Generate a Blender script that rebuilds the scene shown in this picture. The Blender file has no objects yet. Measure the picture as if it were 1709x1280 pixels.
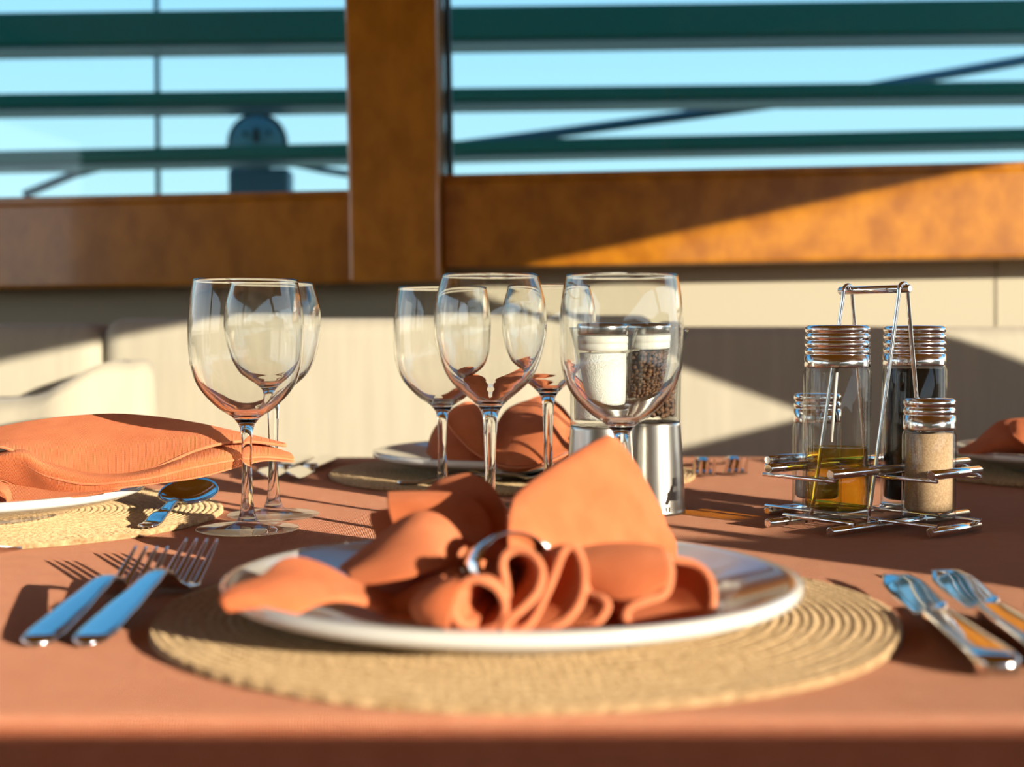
import bpy, bmesh, math, random
from mathutils import Vector, Matrix, Euler
random.seed(7)
S = bpy.context.scene
COL = S.collection

# ------------------------------------------------------------------ camera
# world units are metres; z = 0 is the top of the tablecloth, +y looks away from the lens
F_PX = 2310.0; CX, CY = 854.5, 640.0; CAM_H = 0.1466; PITCH = math.atan(83 / F_PX)
cam_d = bpy.data.cameras.new('camera'); cam = bpy.data.objects.new('camera', cam_d); COL.objects.link(cam)
cam.location = (0, 0, CAM_H); cam.rotation_euler = (math.pi / 2 - PITCH, 0, 0)
cam_d.sensor_width = 36; cam_d.lens = F_PX / 1709 * 36
cam_d.clip_start = 0.02; cam_d.clip_end = 200
cam_d.dof.use_dof = True; cam_d.dof.focus_distance = 1.05; cam_d.dof.aperture_fstop = 5.3
S.camera = cam

# ------------------------------------------------------------------ sky, sun, exposure
SUN_T = 0.19                                   # tangent of the sun's elevation
SH = Vector((0.6816, -0.7317, 0))              # horizontal direction towards the sun
sun_dir = Vector((SH.x, SH.y, SUN_T)).normalized()
ld = bpy.data.lights.new('sun', 'SUN'); ld.energy = 7.4; ld.angle = math.radians(0.3); ld.color = (1.0, 0.88, 0.69)
sun = bpy.data.objects.new('sun', ld); COL.objects.link(sun); sun.location = sun_dir * 6
sun.rotation_euler = sun_dir.to_track_quat('Z', 'Y').to_euler()

w = bpy.data.worlds.new('sky'); S.world = w; w.use_nodes = True
nt = w.node_tree; nt.nodes.clear()
tc = nt.nodes.new('ShaderNodeTexCoord'); sx = nt.nodes.new('ShaderNodeSeparateXYZ')
rp = nt.nodes.new('ShaderNodeValToRGB'); bg = nt.nodes.new('ShaderNodeBackground'); wo = nt.nodes.new('ShaderNodeOutputWorld')
nt.links.new(tc.outputs['Generated'], sx.inputs[0]); nt.links.new(sx.outputs['Z'], rp.inputs[0])
e = rp.color_ramp.elements
e[0].position = 0.0; e[0].color = (0.86, 0.80, 0.66, 1)
e[1].position = 1.0; e[1].color = (0.05, 0.14, 0.28, 1)
n_ = e.new(0.05); n_.color = (0.93, 0.93, 0.90, 1)
n_ = e.new(0.22); n_.color = (0.62, 0.80, 0.95, 1)
n_ = e.new(0.36); n_.color = (0.20, 0.46, 0.78, 1)
n_ = e.new(0.60); n_.color = (0.09, 0.25, 0.45, 1)
nt.links.new(rp.outputs[0], bg.inputs[0]); bg.inputs[1].default_value = 1.85
nt.links.new(bg.outputs[0], wo.inputs[0])

S.view_settings.view_transform = 'Standard'; S.view_settings.look = 'None'
S.view_settings.gamma = 1; S.view_settings.use_curve_mapping = False
S.view_settings.exposure = 0.15
S.cycles.use_denoising = True
S.cycles.max_bounces = 16; S.cycles.transmission_bounces = 14; S.cycles.transparent_max_bounces = 32
S.cycles.glossy_bounces = 6; S.cycles.diffuse_bounces = 4
S.cycles.sample_clamp_indirect = 6; S.cycles.sample_clamp_direct = 0
S.cycles.caustics_reflective = False; S.cycles.caustics_refractive = True; S.cycles.blur_glossy = 0.3


# ------------------------------------------------------------------ helpers
def ray(px, py):
    v = Vector(((px - CX), F_PX, -(py - CY)))
    c, s = math.cos(PITCH), math.sin(PITCH)
    return Vector((v.x, v.y * c + v.z * s, -v.y * s + v.z * c))

def PD(px, py, d):
    r = ray(px, py); k = d / r.y
    return Vector((0, 0, CAM_H)) + r * k

def PZ(px, py, z=0.0):
    r = ray(px, py); k = (z - CAM_H) / r.z
    return Vector((0, 0, CAM_H)) + r * k

def mk(name, bm, mat, parent=None, smooth=True, loc=None):
    me = bpy.data.meshes.new(name); bm.to_mesh(me); bm.free()
    if smooth:
        for p in me.polygons: p.use_smooth = True
    me.materials.append(mat)
    o = bpy.data.objects.new(name, me); COL.objects.link(o)
    if parent is not None: o.parent = parent
    if loc is not None: o.location = loc
    return o

def tag(o, label=None, cat=None, group=None, kind=None):
    if label: o['label'] = label
    if cat: o['category'] = cat
    if group: o['group'] = group
    if kind: o['kind'] = kind
    return o

def empty(name, loc=(0, 0, 0), rz=0.0):
    o = bpy.data.objects.new(name, None); COL.objects.link(o)
    o.empty_display_size = 0.02; o.location = loc; o.rotation_euler = (0, 0, rz)
    return o

def copy_tree(o, parent=None):
    c = o.copy(); COL.objects.link(c)
    if parent is not None: c.parent = parent
    for ch in [x for x in bpy.data.objects if x.parent is o]:
        copy_tree(ch, c)
    return c

def lathe(bm, prof, seg=64, close=False):
    """prof: list of (r, z) from one end to the other."""
    rings = []
    for r, z in prof:
        if r < 1e-6:
            rings.append([bm.verts.new((0, 0, z))])
        else:
            rings.append([bm.verts.new((r * math.cos(2 * math.pi * i / seg), r * math.sin(2 * math.pi * i / seg), z)) for i in range(seg)])
    if close: rings.append(rings[0])
    for a, b in zip(rings, rings[1:]):
        for i in range(seg):
            j = (i + 1) % seg
            if len(a) == 1 and len(b) == 1: continue
            if len(a) == 1: bm.faces.new((a[0], b[j], b[i]))
            elif len(b) == 1: bm.faces.new((a[i], a[j], b[0]))
            else: bm.faces.new((a[i], a[j], b[j], b[i]))
    return bm

def cr(pts, n):
    """Catmull-Rom through pts (Vectors), resampled at n points by arc length."""
    P = [pts[0] * 2 - pts[1]] + list(pts) + [pts[-1] * 2 - pts[-2]]
    out = []
    for i in range(1, len(P) - 2):
        a, b, c, d = P[i - 1], P[i], P[i + 1], P[i + 2]
        for k in range(12):
            t = k / 12
            out.append(0.5 * ((2 * b) + (c - a) * t + (2 * a - 5 * b + 4 * c - d) * t * t + (3 * b - a - 3 * c + d) * t ** 3))
    out.append(P[-2].copy())
    L = [0]
    for a, b in zip(out, out[1:]): L.append(L[-1] + (b - a).length)
    res = []; k = 0
    for i in range(n):
        s = L[-1] * i / (n - 1)
        while k < len(L) - 2 and L[k + 1] < s: k += 1
        t = (s - L[k]) / max(L[k + 1] - L[k], 1e-9)
        res.append(out[k].lerp(out[k + 1], min(max(t, 0), 1)))
    return res

def prof2(pts, n):
    return [(max(v.x, 0.0), v.z) for v in cr([Vector((r, 0, z)) for r, z in pts], n)]

def tube(bm, path, r, seg=10, caps=True):
    path = [Vector(p) for p in path]
    rings = []; prev = None
    for i, p in enumerate(path):
        t = (path[min(i + 1, len(path) - 1)] - path[max(i - 1, 0)]).normalized()
        if prev is None:
            a = t.cross(Vector((0, 0, 1)))
            if a.length < 1e-3: a = t.cross(Vector((1, 0, 0)))
            a.normalize()
        else:
            a = (prev - t * prev.dot(t)).normalized()
        prev = a; b = t.cross(a)
        rr = r[i] if isinstance(r, (list, tuple)) else r
        rings.append([bm.verts.new(p + (a * math.cos(2 * math.pi * k / seg) + b * math.sin(2 * math.pi * k / seg)) * rr) for k in range(seg)])
    for A, B in zip(rings, rings[1:]):
        for k in range(seg):
            j = (k + 1) % seg
            bm.faces.new((A[k], B[k], B[j], A[j]))
    if caps:
        bm.faces.new(rings[0]); bm.faces.new(list(reversed(rings[-1])))

def box(bm, x0, x1, y0, y1, z0, z1, bev=0.0, seg=2, M=None):
    g = bmesh.ops.create_cube(bm, size=1)
    vs = g['verts']
    T = Matrix.Translation(((x0 + x1) / 2, (y0 + y1) / 2, (z0 + z1) / 2)) @ Matrix.Diagonal((x1 - x0, y1 - y0, z1 - z0, 1))
    bmesh.ops.transform(bm, matrix=T, verts=vs)
    if bev > 0:
        es = {e for v in vs for e in v.link_edges}
        r = bmesh.ops.bevel(bm, geom=list(es), offset=bev, segments=seg, profile=0.5, affect='EDGES')
        vs = list({v for f in r['faces'] for v in f.verts} | {v for v in vs if v.is_valid})
    if M is not None: bmesh.ops.transform(bm, matrix=M, verts=vs)

def loft(bm, rows, seg=14, power=2.6, roll=0.0):
    """rows: (center Vector, half width, half thickness [, roll]); length runs along +Y; rounded flat sections."""
    rings = []
    for row in rows:
        c, hw, ht = row[:3]; ro = row[3] if len(row) > 3 else roll
        ring = []
        for k in range(seg):
            a = 2 * math.pi * k / seg
            ca, sa = math.cos(a), math.sin(a)
            x = hw * math.copysign(abs(ca) ** (2 / power), ca); z = ht * math.copysign(abs(sa) ** (2 / power), sa)
            x, z = x * math.cos(ro) - z * math.sin(ro), x * math.sin(ro) + z * math.cos(ro)
            ring.append(bm.verts.new((c[0] + x, c[1], c[2] + z)))
        rings.append(ring)
    for A, B in zip(rings, rings[1:]):
        for k in range(seg):
            j = (k + 1) % seg
            bm.faces.new((A[k], A[j], B[j], B[k]))
    bm.faces.new(list(reversed(rings[0]))); bm.faces.new(rings[-1])

def recalc(bm):
    bmesh.ops.recalc_face_normals(bm, faces=bm.faces)
    return bm

def sheet(bm, rows, nu=48, nv=14):
    """cloth surface through rows of 3-D points (each row a list of Vectors)."""
    R = [cr([Vector(p) for p in r], nu) for r in rows]
    cols = []
    for i in range(nu):
        c = [r[i] for r in R]
        cols.append(cr(c, nv) if len(c) > 1 else c)
    vs = [[bm.verts.new(p) for p in c] for c in cols]
    uvl = bm.loops.layers.uv.verify()
    mid = [c[nv // 2] for c in cols]; us = [0.0]
    for a_, b_ in zip(mid, mid[1:]): us.append(us[-1] + (b_ - a_).length)
    vv = [[0.0] for _ in cols]
    for i, c in enumerate(cols):
        for a_, b_ in zip(c, c[1:]): vv[i].append(vv[i][-1] + (b_ - a_).length)
    for i in range(nu - 1):
        for j in range(nv - 1):
            f = bm.faces.new((vs[i][j], vs[i + 1][j], vs[i + 1][j + 1], vs[i][j + 1]))
            for lp, (p_, q_) in zip(f.loops, ((i, j), (i + 1, j), (i + 1, j + 1), (i, j + 1))): lp[uvl].uv = (us[p_], vv[p_][q_])

def px_rows(rows):
    return [[PD(*p) for p in r] for r in rows]

def cone(bm, edge, G, s=0.22, nu=80, nv=12, lift=0.0, mids=(0.62,)):
    """cloth pleat: the hem curve gathered towards the point G."""
    H = [PD(*p) for p in edge]; G = PD(*G); HEMS.append((H, 0.0019))
    rows = [H]
    for m in mids:
        rows.append([G + (p - G) * (s + (1 - s) * m) + Vector((0, 0, lift)) for p in H])
    rows.append([G + (p - G) * s for p in H])
    sheet(bm, rows, nu, nv)

# ------------------------------------------------------------------ materials
def new_mat(name):
    m = bpy.data.materials.new(name); m.use_nodes = True
    t = m.node_tree; t.nodes.clear()
    out = t.nodes.new('ShaderNodeOutputMaterial')
    return m, t, out

def N(t, kind, **kw):
    n = t.nodes.new(kind)
    for k, v in kw.items():
        if hasattr(n, k): setattr(n, k, v)
        else: n.inputs[k].default_value = v
    return n

def coords(t, scale=(1, 1, 1), rot=(0, 0, 0), uv=False):
    c = t.nodes.new('ShaderNodeTexCoord'); m = t.nodes.new('ShaderNodeMapping')
    m.inputs['Scale'].default_value = scale; m.inputs['Rotation'].default_value = rot
    t.links.new(c.outputs['UV' if uv else 'Object'], m.inputs[0])
    return m.outputs[0]

def princ(name, col, rough=0.5, metal=0.0, coat=0.0, sheen=0.0, sheen_tint=None, var=None, bump=None, spec=0.5, aniso=0.0):
    """var: (colour2, scale, detail) noise mottling; bump: (scale xyz, strength, distance)"""
    m, t, out = new_mat(name)
    b = N(t, 'ShaderNodeBsdfPrincipled'); t.links.new(b.outputs[0], out.inputs[0])
    b.inputs['Base Color'].default_value = (*col, 1); b.inputs['Roughness'].default_value = rough
    b.inputs['Metallic'].default_value = metal; b.inputs['Coat Weight'].default_value = coat
    b.inputs['Coat Roughness'].default_value = 0.06
    b.inputs['Specular IOR Level'].default_value = spec
    b.inputs['Anisotropic'].default_value = aniso
    b.inputs['Sheen Weight'].default_value = sheen
    if sheen_tint: b.inputs['Sheen Tint'].default_value = (*sheen_tint, 1)
    b.inputs['Sheen Roughness'].default_value = 0.35
    if var:
        c2, sc, det = var
        no = N(t, 'ShaderNodeTexNoise'); no.inputs['Detail'].default_value = det; no.inputs['Scale'].default_value = 1.0
        t.links.new(coords(t, sc), no.inputs['Vector'])
        rmp = N(t, 'ShaderNodeValToRGB'); rmp.color_ramp.elements[0].position = 0.35; rmp.color_ramp.elements[1].position = 0.68
        rmp.color_ramp.elements[0].color = (*col, 1); rmp.color_ramp.elements[1].color = (*c2, 1)
        t.links.new(no.outputs['Fac'], rmp.inputs[0]); t.links.new(rmp.outputs[0], b.inputs['Base Color'])
    if bump:
        sc, st, di = bump
        no = N(t, 'ShaderNodeTexNoise'); no.inputs['Detail'].default_value = 3; no.inputs['Scale'].default_value = 1.0
        t.links.new(coords(t, sc), no.inputs['Vector'])
        bu = N(t, 'ShaderNodeBump'); bu.inputs['Strength'].default_value = st; bu.inputs['Distance'].default_value = di
        t.links.new(no.outputs['Fac'], bu.inputs['Height']); t.links.new(bu.outputs[0], b.inputs['Normal'])
    return m

def cloth_mat(name, col, col2, translucent, weave, bumpdist, sheen=0.4, sheen_tint=(1, .75, .55), rot=0.0, uv=False):
    m, t, out = new_mat(name)
    b = N(t, 'ShaderNodeBsdfPrincipled')
    b.inputs['Roughness'].default_value = 0.85; b.inputs['Specular IOR Level'].default_value = 0.2
    b.inputs['Diffuse Roughness'].default_value = 1.0
    b.inputs['Sheen Weight'].default_value = sheen; b.inputs['Sheen Tint'].default_value = (*sheen_tint, 1)
    b.inputs['Sheen Roughness'].default_value = 0.45
    no = N(t, 'ShaderNodeTexNoise'); no.inputs['Scale'].default_value = 60; no.inputs['Detail'].default_value = 6
    t.links.new(coords(t), no.inputs['Vector'])
    rmp = N(t, 'ShaderNodeValToRGB'); rmp.color_ramp.elements[0].position = 0.3; rmp.color_ramp.elements[1].position = 0.7
    rmp.color_ramp.elements[0].color = (*col, 1); rmp.color_ramp.elements[1].color = (*col2, 1)
    t.links.new(no.outputs['Fac'], rmp.inputs[0]); t.links.new(rmp.outputs[0], b.inputs['Base Color'])
    # crossed threads
    hs = []
    for k, r in enumerate((0.0, math.pi / 2)):
        wv = N(t, 'ShaderNodeTexWave'); wv.inputs['Scale'].default_value = weave; wv.inputs['Distortion'].default_value = 1.0
        wv.inputs['Detail'].default_value = 2; wv.inputs['Detail Scale'].default_value = 3
        t.links.new(coords(t, (1, 1, 1), (0, 0, r + rot) if uv else (0.3, 0.2, r + rot), uv), wv.inputs['Vector'])
        hs.append(wv.outputs['Fac'])
    ad = N(t, 'ShaderNodeMath', operation='ADD'); t.links.new(hs[0], ad.inputs[0]); t.links.new(hs[1], ad.inputs[1])
    n2 = N(t, 'ShaderNodeTexNoise'); n2.inputs['Scale'].default_value = 900; n2.inputs['Detail'].default_value = 3
    t.links.new(coords(t), n2.inputs['Vector'])
    a2 = N(t, 'ShaderNodeMath', operation='ADD'); t.links.new(ad.outputs[0], a2.inputs[0]); t.links.new(n2.outputs['Fac'], a2.inputs[1])
    bu = N(t, 'ShaderNodeBump'); bu.inputs['Strength'].default_value = 0.8; bu.inputs['Distance'].default_value = bumpdist
    t.links.new(a2.outputs[0], bu.inputs['Height']); t.links.new(bu.outputs[0], b.inputs['Normal'])
    if translucent > 0:
        tr = N(t, 'ShaderNodeBsdfTranslucent'); tr.inputs['Color'].default_value = (0.92, 0.13, 0.015, 1)
        mx = N(t, 'ShaderNodeMixShader'); mx.inputs[0].default_value = translucent
        t.links.new(b.outputs[0], mx.inputs[1]); t.links.new(tr.outputs[0], mx.inputs[2]); t.links.new(mx.outputs[0], out.inputs[0])
    else: t.links.new(b.outputs[0], out.inputs[0])
    return m

def thin_glass(name, tint=(1, 1, 1), edge=(0.75, 0.80, 0.80)):
    """a clear wall without bending: see-through face-on, mirror-like and slightly tinted towards the silhouette."""
    m, t, out = new_mat(name)
    lw = N(t, 'ShaderNodeLayerWeight'); lw.inputs[0].default_value = 0.5
    pw = N(t, 'ShaderNodeMath', operation='POWER'); t.links.new(lw.outputs['Facing'], pw.inputs[0]); pw.inputs[1].default_value = 5.0
    sc = N(t, 'ShaderNodeMath', operation='MULTIPLY_ADD'); t.links.new(pw.outputs[0], sc.inputs[0]); sc.inputs[1].default_value = 0.9; sc.inputs[2].default_value = 0.04
    cm = N(t, 'ShaderNodeMix', data_type='RGBA'); p2 = N(t, 'ShaderNodeMath', operation='POWER'); t.links.new(lw.outputs['Facing'], p2.inputs[0]); p2.inputs[1].default_value = 4.0
    t.links.new(p2.outputs[0], cm.inputs[0]); cm.inputs[6].default_value = (*tint, 1); cm.inputs[7].default_value = (*[a * b for a, b in zip(tint, edge)], 1)
    tr = N(t, 'ShaderNodeBsdfTransparent'); t.links.new(cm.outputs[2], tr.inputs[0])
    gl = N(t, 'ShaderNodeBsdfGlossy'); gl.inputs['Roughness'].default_value = 0.0
    mx = N(t, 'ShaderNodeMixShader'); t.links.new(sc.outputs[0], mx.inputs[0]); t.links.new(tr.outputs[0], mx.inputs[1]); t.links.new(gl.outputs[0], mx.inputs[2])
    t.links.new(mx.outputs[0], out.inputs[0])
    return m

def pure_glass(name, tint=(1, 1, 1), ior=1.5, clear=0.0):
    m, t, out = new_mat(name)
    g = N(t, 'ShaderNodeBsdfGlass'); g.inputs['IOR'].default_value = ior; g.inputs['Roughness'].default_value = 0; g.inputs['Color'].default_value = (*tint, 1)
    if clear > 0:
        tr = N(t, 'ShaderNodeBsdfTransparent'); tr.inputs[0].default_value = (*tint, 1)
        mx = N(t, 'ShaderNodeMixShader'); mx.inputs[0].default_value = clear
        t.links.new(g.outputs[0], mx.inputs[1]); t.links.new(tr.outputs[0], mx.inputs[2]); t.links.new(mx.outputs[0], out.inputs[0])
    else: t.links.new(g.outputs[0], out.inputs[0])
    return m

M = {}
M['table_cloth'] = cloth_mat('terracotta_cloth', (0.82, 0.26, 0.125), (0.90, 0.32, 0.165), 0.0, 260, 0.0009, sheen=1.0, sheen_tint=(1, .72, .5))
M['napkin'] = cloth_mat('napkin_linen', (0.76, 0.215, 0.08), (0.86, 0.275, 0.11), 0.16, 300, 0.00045, sheen=0.2, uv=True)
M['napkin_hem'] = cloth_mat('napkin_hem', (0.78, 0.25, 0.11), (0.88, 0.32, 0.15), 0.0, 500, 0.0003, sheen=0.4)
M['ceramic'] = princ('white_ceramic', (0.80, 0.79, 0.74), 0.10, coat=0.6)
M['steel'] = princ('polished_steel', (0.78, 0.77, 0.75), 0.07, metal=1)
M['chrome'] = princ('chrome', (0.86, 0.86, 0.86), 0.06, metal=1)
M['brushed'] = princ('brushed_steel', (0.52, 0.50, 0.46), 0.28, metal=1, bump=((30, 30, 3000), 0.15, 0.0002))
M['cap'] = princ('mill_cap_steel', (0.55, 0.54, 0.52), 0.2, metal=1)
M['bowl'] = pure_glass('glass_bowl', (0.99, 0.995, 0.99), 1.5)
M['stem'] = pure_glass('glass_stem', (1, 1, 1), 1.5)
M['foot'] = thin_glass('glass_foot', (0.99, 0.99, 0.985), (0.95, 0.95, 0.95))
M['bottle'] = pure_glass('bottle_glass', (0.97, 0.985, 0.97), 1.5)
M['mill_glass'] = thin_glass('mill_acrylic', (0.98, 0.985, 0.98), (0.45, 0.5, 0.5))
M['shaker_glass'] = thin_glass('shaker_glass', (0.98, 0.985, 0.98), (0.35, 0.4, 0.38))
M['cap_chrome'] = princ('cap_chrome', (0.86, 0.86, 0.86), 0.13, metal=1)
M['oil'] = thin_glass('olive_oil', (0.96, 0.78, 0.20), (0.8, 0.7, 0.4))
M['vinegar'] = princ('dark_vinegar', (0.004, 0.003, 0.002), 0.3, spec=0.1)
M['pepper_powder'] = princ('ground_pepper', (0.42, 0.27, 0.15), 0.9, var=((0.62, 0.44, 0.27), (900, 900, 900), 4))
M['salt'] = princ('salt_crystals', (0.80, 0.82, 0.78), 0.6, var=((0.95, 0.95, 0.90), (500, 500, 500), 4), bump=((700, 700, 700), 0.8, 0.001))
M['peppercorn'] = princ('peppercorn', (0.035, 0.018, 0.010), 0.7, var=((0.20, 0.10, 0.05), (260, 260, 260), 3), bump=((900, 900, 900), 1.0, 0.0006))
M['white_plastic'] = princ('white_plastic', (0.82, 0.81, 0.75), 0.4)
M['ink'] = princ('dark_print', (0.10, 0.09, 0.07), 0.6)
M['sofa'] = princ('cream_fabric', (0.47, 0.435, 0.345), 0.9, sheen=0.2, bump=((160, 160, 900), 0.5, 0.002), var=((0.52, 0.48, 0.38), (60, 3, 5), 2))
M['panel'] = princ('cream_panel', (0.47, 0.43, 0.325), 0.7)
M['wood'] = princ('varnished_wood', (0.34, 0.115, 0.006), 0.25, coat=0.5, var=((0.52, 0.20, 0.010), (26, 26, 20), 5))
M['wood_dark'] = princ('varnished_wood_post', (0.38, 0.140, 0.006), 0.25, coat=0.5, var=((0.52, 0.205, 0.010), (30, 30, 18), 5))
M['gasket'] = princ('black_rubber', (0.01, 0.01, 0.01), 0.5)
M['slat'] = princ('teal_slat', (0.0, 0.27, 0.24), 0.5)
M['rail'] = princ('blue_grey_metal', (0.07, 0.23, 0.36), 0.5)
M['winch'] = princ('winch_metal', (0.24, 0.50, 0.62), 0.5)
M['winch_dark'] = princ('winch_rubber', (0.01, 0.035, 0.05), 0.4)
M['teak'] = princ('teak_floor', (0.22, 0.11, 0.05), 0.5, var=((0.32, 0.17, 0.08), (4, 60, 4), 4))

M['window'] = thin_glass('tinted_window_glass', (0.565, 0.745, 0.785), (0.9, 0.95, 1))

def straw():
    m, t, out = new_mat('woven_straw')
    b = N(t, 'ShaderNodeBsdfPrincipled'); b.inputs['Roughness'].default_value = 0.7; b.inputs['Specular IOR Level'].default_value = 0.3; b.inputs['Diffuse Roughness'].default_value = 1.0
    no = N(t, 'ShaderNodeTexNoise'); no.inputs['Scale'].default_value = 260; no.inputs['Detail'].default_value = 4
    t.links.new(coords(t), no.inputs['Vector'])
    r = N(t, 'ShaderNodeValToRGB'); r.color_ramp.elements[0].position = 0.3; r.color_ramp.elements[1].position = 0.7
    r.color_ramp.elements[0].color = (0.34, 0.20, 0.085, 1); r.color_ramp.elements[1].color = (0.66, 0.47, 0.26, 1)
    t.links.new(no.outputs['Fac'], r.inputs[0]); t.links.new(r.outputs[0], b.inputs['Base Color'])
    b.inputs['Sheen Weight'].default_value = 0.3; b.inputs['Sheen Tint'].default_value = (1, .8, .5, 1)
    n2 = N(t, 'ShaderNodeTexNoise'); n2.inputs['Scale'].default_value = 700; t.links.new(coords(t), n2.inputs['Vector'])
    bu = N(t, 'ShaderNodeBump'); bu.inputs['Strength'].default_value = 0.7; bu.inputs['Distance'].default_value = 0.0008
    t.links.new(n2.outputs['Fac'], bu.inputs['Height']); t.links.new(bu.outputs[0], b.inputs['Normal'])
    t.links.new(b.outputs[0], out.inputs[0]); return m
M['straw'] = straw()

# ------------------------------------------------------------------ the setting
# the window side of the cabin is turned a little and leans with the deck
WALL = Matrix.Translation((0, 2.2, CAM_H)) @ Matrix.Rotation(math.radians(-4.6), 4, 'Z') @ Matrix.Rotation(math.radians(-0.75), 4, 'Y')
def wx(px): return (px - CX) * 2.2 / F_PX
def wz(py): return (557 - py) * 2.2 / F_PX
def wall_part(name, mat, x0, x1, y0, y1, z0, z1, bev=0.004, parent=None, kind='structure'):
    bm = bmesh.new(); box(bm, x0, x1, y0, y1, z0, z1, bev)
    o = mk(name, bm, mat, parent, smooth=False)
    if parent is None:
        o.matrix_world = WALL
        if kind: o['kind'] = kind
    return o

wall_part('wall_back', M['panel'], -2.75, 2.0, 0.085, 0.12, -0.95, wz(420), 0)
M['seam'] = princ('panel_seam', (0.28, 0.25, 0.18), 0.8)
wall_part('trim_6', M['seam'], wx(1665), wx(1667), 0.083, 0.086, -0.3, wz(440), 0)
sill = wall_part('trim_1', M['wood'], wx(743.5), 2.0, -0.02, 0.084, wz(447), wz(303), 0.006)
bm = bmesh.new(); box(bm, wx(743.5), 2.0, -0.008, 0.05, wz(306), wz(291), 0.003)
o = mk('moulding', bm, M['wood'], sill, False)
sill2 = wall_part('trim_2', M['wood_dark'], -2.72, wx(592), -0.02, 0.084, wz(470), wz(325), 0.006)
bm = bmesh.new(); box(bm, -2.2, wx(592), -0.008, 0.05, wz(328), wz(313), 0.003)
mk('moulding', bm, M['wood_dark'], sill2, False)
post = wall_part('trim_3', M['wood_dark'], wx(591), wx(743), -0.05, 0.06, wz(471), 1.3, 0.006)
head = wall_part('trim_4', M['wood_dark'], -2.2, 2.0, -0.03, 0.06, 0.93, 1.35, 0.006)
def window(name, x0, x1, z0, z1, gasket_x=None):
    r = wall_part(name, M['window'], x0, x1, 0.034, 0.038, z0, z1, 0)
    bm = bmesh.new()
    box(bm, x0, x1, 0.028, 0.044, z0 - 0.004, z0 + 0.002)
    box(bm, x0, x1, 0.028, 0.044, z1 - 0.002, z1 + 0.006)
    if gasket_x is not None: box(bm, gasket_x - 0.0042, gasket_x + 0.0042, 0.022, 0.046, z0, z1)
    mk('gasket', bm, M['gasket'], r, False)
    return r
window('window_1', -2.2, wx(596), wz(312), 0.94, None)
window('window_2', wx(740), 2.0, wz(291), 0.94, wx(750))

# unseen gobo wall added behind the camera, its edges shaped to cast the shadows.
# laid out in (n, w): n runs along the wall, w is the height the ray reaches at the table's centre line
QW = 1.35
def gob(n, w, q=QW):
    nn = Vector((0.7317, 0.6816, 0))
    p = nn * n + SH * q; return Vector((p.x, p.y, w + SUN_T * q))
def gob_part(name, quads, mat, thick=0.05):
    bm = bmesh.new()
    for poly in quads:
        a = [bm.verts.new(gob(n, w)) for n, w in poly]; b = [bm.verts.new(gob(n, w, QW + thick)) for n, w in poly]
        bm.faces.new(a); bm.faces.new(list(reversed(b)))
        for i in range(len(a)):
            j = (i + 1) % len(a); bm.faces.new((a[i], b[i], b[j], a[j]))
    recalc(bm)
    o = mk(name, bm, mat, None, False); o['kind'] = 'structure'; return o
top = lambda n: 0.482 + 0.104 * (n - 0.82)
gob_part('gobo_wall', [  # added sun blocker, top edge cut to shade table and sofa
    [(-1.2, -1.3), (0.757, -1.3), (0.757, -0.002), (-0.2, 0.167), (-1.2, 0.167)],
    [(0.757, -1.3), (1.15, -1.3), (1.12, 0.122), (0.822, 0.115), (0.816, 0.134), (0.806, 0.134), (0.796, 0.116), (0.757, 0.124)],
    [(1.15, -1.3), (3.1, -1.3), (3.1, 0.28), (1.66, 0.249), (1.52, 0.225), (1.12, 0.122)],
], M['panel'])
gob_part('gobo_header', [[(-1.2, top(-1.2)), (3.1, top(3.1)), (3.1, 1.3), (-1.2, 1.3)]], M['wood_dark'])  # added out of view to cut the sun off along its lower edge
gob_part('gobo_pillar', [[(1.27, top(1.27)), (1.50, top(1.50)), (1.577, 0.498), (1.82, 0.331), (1.95, 0.238), (1.95, 0.10), (1.66, 0.255), (1.53, 0.346), (1.31, 0.50)]], M['wood_dark'])  # added slanting blocker, shaped to throw the dark band on the sofa
bm = bmesh.new(); box(bm, -2.75, -2.7, -2.2, 2.6, -0.80, 0.10); box(bm, -2.75, -2.7, -2.2, 2.6, 1.05, 1.45); box(bm, -2.75, -2.7, -0.3, -0.1, 0.10, 1.05); o = mk('wall_left', bm, M['panel'], None, False); o['kind'] = 'structure'
bm = bmesh.new(); box(bm, -2.75, 0.04, -1.86, -1.81, -0.80, 1.45); o = mk('wall_rear', bm, M['panel'], None, False); o['kind'] = 'structure'
bm = bmesh.new(); box(bm, -3, 3, -2.2, 2.4, -0.80, -0.74); o = mk('floor', bm, M['teak'], None, False); o['kind'] = 'structure'
bm = bmesh.new(); box(bm, -3, 3, -2.2, 2.2, 1.40, 1.45); o = mk('ceiling', bm, M['wood_dark'], None, False); o['kind'] = 'structure'

bm = bmesh.new(); box(bm, -4, 4, 2.5, 5.5, -0.80, -0.74); o = mk('floor_deck', bm, M['teak'], None, False); o['kind'] = 'structure'
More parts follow.
